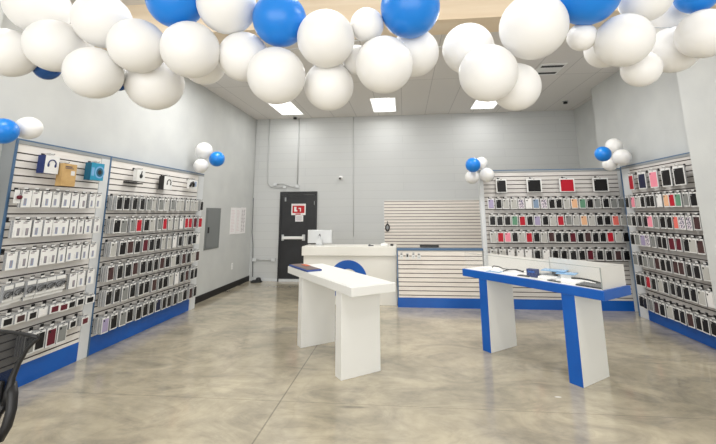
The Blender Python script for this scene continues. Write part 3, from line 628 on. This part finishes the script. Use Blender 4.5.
item('phone_box', 'grey phone box leaning near the navy box in the glass case', 'box', .78, .30, .5, lambda mb: (mb.box(-.08, .08, -.045, .045, 0, .035, M['panelgrey'], .003), mb.box(-.06, .06, -.03, .03, .035, .036, M['label'])))
item('phone', 'black phone lying between the acrylic stands and the spectacles', 'phone', .95, .13, .1, lambda mb: (mb.box(-.075, .075, -.038, .038, 0, .01, M['black'], .003), mb.box(-.07, .07, -.034, .034, .01, .0105, M['cable'])))
item('phone', 'black phone in front of the low white box by the front glass', 'phone', .55, .10, -.1, lambda mb: (mb.box(-.075, .075, -.038, .038, 0, .01, M['black'], .003), mb.box(-.07, .07, -.034, .034, .01, .0105, M['cable'])))
item('blue_sheet', 'pale blue printed sheet at the far left of the glass case', 'paper', 1.38, .12, .2, lambda mb: (mb.box(-.09, .09, -.06, .06, .0005, .004, M['lightblue']), mb.box(-.06, .06, -.04, .0, .004, .0045, M['paper'])))

# ------------------------------------------------------------------ office chair in the left foreground
ch = empty('office_chair', 'black mesh office chair cut off by the left edge of the picture', 'chair', (-2.02, 1.62, 0))
# local: backrest on y=+.18, mesh outline in xz
OUT = [(.278, 1.112), (.228, 1.065), (.192, 1.00), (.172, .94), (.168, .88), (.176, .83)]
def curve_y(x, z): return .18-.25*x*x*1.2+.05*(z-.9)
mb = MB(); n = 10; rows = []
for hw, z in [(.278, 1.118), (.255, 1.095)]+OUT[1:]:
    rows.append([mb.bm.verts.new((-hw+2*hw*j/n, curve_y(-hw+2*hw*j/n, z), z+.016*(1-(2*j/n-1)**2)*(z > 1.09))) for j in range(n+1)])
i_ = mb.mi(M['meshfab'])
for a, b in zip(rows, rows[1:]):
    for j in range(n): f = mb.bm.faces.new((a[j], a[j+1], b[j+1], b[j])); f.material_index = i_; f.smooth = True
mb.build('backrest_mesh', ch)
for s in (-1, 1):
    mb = MB(); mb.tube([(s*x, curve_y(x, z), z) for x, z in [(.282, 1.118)]+OUT], [.007, .008, .009, .011, .014, .02, .026], M['black'], 8); mb.build('back_upright', ch)
mb = MB(); mb.tube([(-.282+.0564*j, curve_y(-.282+.0564*j, 1.118), 1.118+.016*(1-(j/5-1)**2)) for j in range(11)], .009, M['black'], 8); mb.build('top_rail', ch)
mb = MB(); mb.box(-.15, .15, .14, .17, .80, .93, M['black'], .012); mb.tube([(0, .16, .86), (0, .2, .6), (0, .12, .42), (0, 0, .40)], .022, M['black'], 8); mb.build('back_bracket', ch)
mb = MB(); mb.box(-.245, .245, -.27, .17, .44, .51, M['black'], .03); mb.build('seat', ch)
for s in (-1, 1):
    mb = MB(); mb.tube([(s*.165, .18, .91), (s*.19, .17, .87), (s*.205, .16, .81), (s*.205, .15, .75), (s*.18, .15, .70), (s*.145, .15, .695), (s*.125, .15, .74), (s*.135, .16, .79), (s*.165, .17, .84)], .022, M['black'], 8); mb.build('arm_loop', ch)
mb = MB(); mb.tube([(0, -.03, .44), (0, -.03, .12)], .028, M['metal'], 12); mb.build('gas_lift', ch)
for k in range(5):
    a = k*2*PI/5+.3; dx, dy = math.cos(a), math.sin(a)
    mb = MB(); mb.tube([(0, -.03, .12), (dx*.15, dy*.15-.03, .11), (dx*.3, dy*.3-.03, .075)], [.026, .02, .014], M['black'], 8); bs = mb.build('base_arm', ch)
    mb = MB(); mb.lathe([(0, -.02), (.03, -.018), (.03, .018), (0, .02)], M['black'], 14, Matrix.Translation((dx*.3, dy*.3-.03, .031)) @ Matrix.Rotation(a, 4, 'Z') @ Matrix.Rotation(PI/2, 4, 'X')); mb.build('caster', bs)

# ------------------------------------------------------------------ balloons
def balloon_mesh(m, stretch):
    mb = MB(); prof = []
    for k in range(17):
        a = PI*k/16; r = math.sin(a); z = math.cos(a)
        zz = z*stretch if z < 0 else z
        if z < 0: r *= 1-.10*(z*z)
        prof.append((r if 0 < k < 16 else 0, zz))
    prof = prof[:-1]+[(.05, -stretch-.01), (.035, -stretch-.05), (.07, -stretch-.09), (.0, -stretch-.085)]
    mb.lathe(prof, M[m], 36); return mb
BM = {'w': proto('balloon_white', lambda: balloon_mesh('balloonw', 1.08)), 'b': proto('balloon_blue', lambda: balloon_mesh('balloonb', 1.12)), 'n': proto('balloon_metallic', lambda: balloon_mesh('balloonn', 1.05))}
for me in list(BM.values()):
    pass
GARLAND=[
(-1.904,1.673,2.775,0.148,'w'),
(-2.012,1.662,2.510,0.124,'w'),
(-1.775,1.678,2.544,0.134,'w'),
(-1.838,1.846,2.654,0.096,'w'),
(-1.525,1.679,2.670,0.139,'w'),
(-1.537,1.680,2.388,0.131,'w'),
(-1.938,1.807,2.482,0.066,'n'),
(-1.546,1.860,2.404,0.050,'n'),
(-1.314,1.677,2.520,0.136,'w'),
(-1.152,1.696,2.769,0.139,'b'),
(-1.049,1.707,2.499,0.143,'w'),
(-1.374,1.917,2.411,0.154,'w'),
(-1.108,1.942,2.522,0.119,'w'),
(-0.885,1.726,2.747,0.150,'w'),
(-0.829,1.839,2.507,0.133,'w'),
(-0.615,1.767,2.669,0.139,'b'),
(-0.623,1.773,2.368,0.146,'w'),
(-0.371,1.763,2.549,0.146,'w'),
(-0.388,1.940,2.362,0.135,'w'),
(-0.168,1.816,2.641,0.088,'w'),
(-0.234,1.929,2.500,0.081,'w'),
(-0.083,1.816,2.419,0.146,'w'),
(0.055,1.803,2.716,0.153,'b'),
(0.081,2.019,2.564,0.134,'w'),
(0.375,2.034,2.580,0.142,'w'),
(0.437,1.875,2.374,0.146,'w'),
(0.620,2.050,2.354,0.130,'w'),
(0.673,1.868,2.610,0.167,'w'),
(0.952,1.861,2.765,0.152,'b'),
(0.950,1.966,2.587,0.073,'w'),
(1.132,2.119,2.574,0.101,'w'),
(1.120,1.911,2.533,0.133,'w'),
(1.265,1.931,2.770,0.124,'w'),
(1.551,2.220,2.797,0.111,'w'),
(1.276,2.063,2.434,0.096,'w'),
(1.530,2.177,2.580,0.130,'w'),
(1.524,1.945,2.563,0.123,'w'),
(1.544,1.968,2.797,0.099,'b'),
]
CLUSTERS=[
(-3.647,3.080,2.446,0.119,'b'),
(-3.631,3.300,2.523,0.112,'w'),
(-3.720,6.750,2.860,0.156,'w'),
(-3.376,6.600,2.671,0.139,'b'),
(-3.717,6.680,2.558,0.133,'w'),
(1.256,7.000,2.527,0.134,'b'),
(1.478,7.350,2.604,0.117,'w'),
(1.533,7.200,2.361,0.133,'w'),
(1.270,7.250,2.333,0.126,'w'),
(3.274,6.550,2.617,0.125,'b'),
(3.672,6.950,2.810,0.136,'w'),
(3.670,6.750,2.579,0.141,'w'),
(3.594,7.000,2.502,0.122,'w'),
]
GLAB = ['large pale white balloon at the top left corner, behind the others', 'white balloon cut by the left edge of the picture', 'white balloon above the small dark blue one at top left', 'small white balloon wedged between the second and third at top left', 'tall white balloon at the top, left of the first bright blue one', 'wide low white balloon at the left, in front of the others', 'small crumpled metallic blue balloon peeking out at top left', 'tiny dark blue balloon tip right of the wide low white one', 'white balloon right above the lowest hanging pale one at left', 'leftmost bright blue balloon of the garland, at the top edge', 'round white balloon just below the leftmost bright blue one', 'pale white balloon hanging lowest in the left part of the garland', 'white balloon tucked behind and below the round one under the leftmost blue', 'white balloon at the top edge between the first two bright blue ones', 'greyish white balloon left of the second bright blue one, behind', 'second bright blue balloon from the left, above the left ceiling light', 'white balloon right in front of the left ceiling light', 'white balloon right of the second bright blue one, in front', 'white balloon hanging low beside the left ceiling light, behind its upper neighbour', 'small white balloon left of the middle bright blue one', 'white balloon mostly hidden behind the middle of the garland', 'round white balloon above the middle ceiling light', 'middle bright blue balloon, at the top edge against the wooden beam', 'white balloon behind and below the middle bright blue one', 'white balloon left of the biggest balloon, partly covered by a front one', 'round white balloon above the right ceiling light', 'white balloon hanging lowest right of centre, below the biggest one', 'biggest white balloon of the garland, left of the ceiling vent', 'large bright blue balloon right of the biggest white one', 'small white balloon below the large right blue one', 'pale white balloon behind the small one, above the vent side', 'round white balloon in front at the right, below the large blue one', 'white balloon cut by the top edge, right of the large blue one', 'greyish white balloon between the top right balloons, at the back', 'pale white balloon hanging lowest at the right of the garland', 'wide pale white balloon low at the right, behind the corner one', 'white balloon cut by the right edge of the picture', 'rightmost bright blue balloon, cut by the top right corner']
CLAB = ['blue balloon at the upper left corner of the near left slatwall', 'white balloon beside the blue one above the near left slatwall', 'upper white balloon of the trio at the far end of the left slatwall', 'blue balloon of the trio at the far end of the left slatwall', 'lower white balloon of the trio at the far end of the left slatwall', 'blue balloon at the left top corner of the back right slatwall', 'white balloon above right of the blue one on the back right slatwall', 'right lower white balloon at the left corner of the back right slatwall', 'left lower white balloon at the left corner of the back right slatwall', 'blue balloon above the corner between back and right slatwalls', 'upper white balloon above the corner between back and right slatwalls', 'rightmost white balloon above the corner between back and right slatwalls', 'lowest white balloon above the corner between back and right slatwalls']
CC_ = [(-3.8, 3.2, 2.5)]*2+[(-3.8, 6.9, 2.6)]*3+[(1.4, 7.42, 2.45)]*4+[(3.75, 7.1, 2.6)]*4
CGRP = ['balloons over the near left slatwall']*2+['balloon trio at the far left slatwall']*3+['balloons at the back right slatwall']*4+['balloons in the right corner']*4

def balloon(x, y, z, r, c, label, group, toward):
    o = bpy.data.objects.new('balloon', BM[c]); COL.objects.link(o); o.location = (x, y, z); o.scale = (r*.985, r*.985, r*.985)
    d = Vector(toward)-Vector((x, y, z)); o.rotation_euler = (-d).to_track_quat('Z', 'Y').to_euler()
    tag(o, label, 'balloon', group)
wcount = 0
for i, (x, y, z, r, c) in enumerate(GARLAND):
    balloon(x, y, z, r, c, GLAB[i], 'balloons of the overhead garland', (x+random.uniform(-.12, .12), 2.35, z+random.uniform(-.05, .3)))
for i, (x, y, z, r, c) in enumerate(CLUSTERS):
    ctr = CC_[i]; balloon(x, y, z, r, c, CLAB[i], CGRP[i], ctr)
mb = MB()
pts = [(-3.89, 2.1, 3.05)]+[(-2.2+.22*k, 2.12+.02*math.sin(k*1.7), 2.66+.05*math.sin(k*.9)) for k in range(19)]+[(3.8, 2.2, 3.1)]
mb.tube(pts, .0022, M['conduit'], 5); tag(mb.build('garland_string'), 'thin string the overhead balloon garland hangs on', 'string')

# ------------------------------------------------------------------ camera
cam = bpy.data.cameras.new('camera'); co = bpy.data.objects.new('camera', cam); COL.objects.link(co)
F_, CX, CY, PITCH, YAW, ROLL = 381.337, 366.004, 140.424, .188, -.097, -.006
cam.sensor_fit = 'HORIZONTAL'; cam.sensor_width = 36; cam.lens = F_/716*36
cam.shift_x = (358-CX)/716; cam.shift_y = (CY-222)/716
fw = Vector((math.sin(YAW)*math.cos(PITCH), math.cos(YAW)*math.cos(PITCH), math.sin(PITCH))); rt = Vector((math.cos(YAW), -math.sin(YAW), 0))
up = rt.cross(fw); r2 = rt*math.cos(ROLL)+up*math.sin(ROLL); u2 = -rt*math.sin(ROLL)+up*math.cos(ROLL)
co.matrix_world = Matrix(((r2.x, u2.x, -fw.x, 0), (r2.y, u2.y, -fw.y, 0), (r2.z, u2.z, -fw.z, 1.6875), (0, 0, 0, 1)))
cam.clip_start = .05; S.camera = co

# ------------------------------------------------------------------ lights
def area(name, loc, sx, sy, power, rot=(0, 0, 0), col=(1, .99, .97)):
    l = bpy.data.lights.new(name, 'AREA'); l.shape = 'RECTANGLE'; l.size = sx; l.size_y = sy; l.energy = power; l.color = col
    o = bpy.data.objects.new(name, l); COL.objects.link(o); o.location = loc; o.rotation_euler = rot; return o
for x in (-2.85, -.43, 2.0):
    area('troffer_or_fill_light', (x, 8.88, 4.2), .6, 1.2, 13)
    area('troffer_or_fill_light', (x, 5.9, 4.2), .6, 1.2, 50)  # added fill row over mid-room, no ceiling fixtures here
    area('troffer_or_fill_light', (x, 2.2, 4.2), .6, 1.2, 38)  # added fill row above the view, stands for no modelled fixture
area('storefront_light', (0, -3.2, 1.9), 7.5, 3.2, 245, (PI/2, 0, 0), (1, .99, .97))
w = bpy.data.worlds.new('world'); S.world = w; w.use_nodes = True
w.node_tree.nodes['Background'].inputs[0].default_value = (1, .99, .97, 1); w.node_tree.nodes['Background'].inputs[1].default_value = .65
S.view_settings.view_transform = 'Standard'; S.view_settings.look = 'None'; S.view_settings.exposure = 0.0
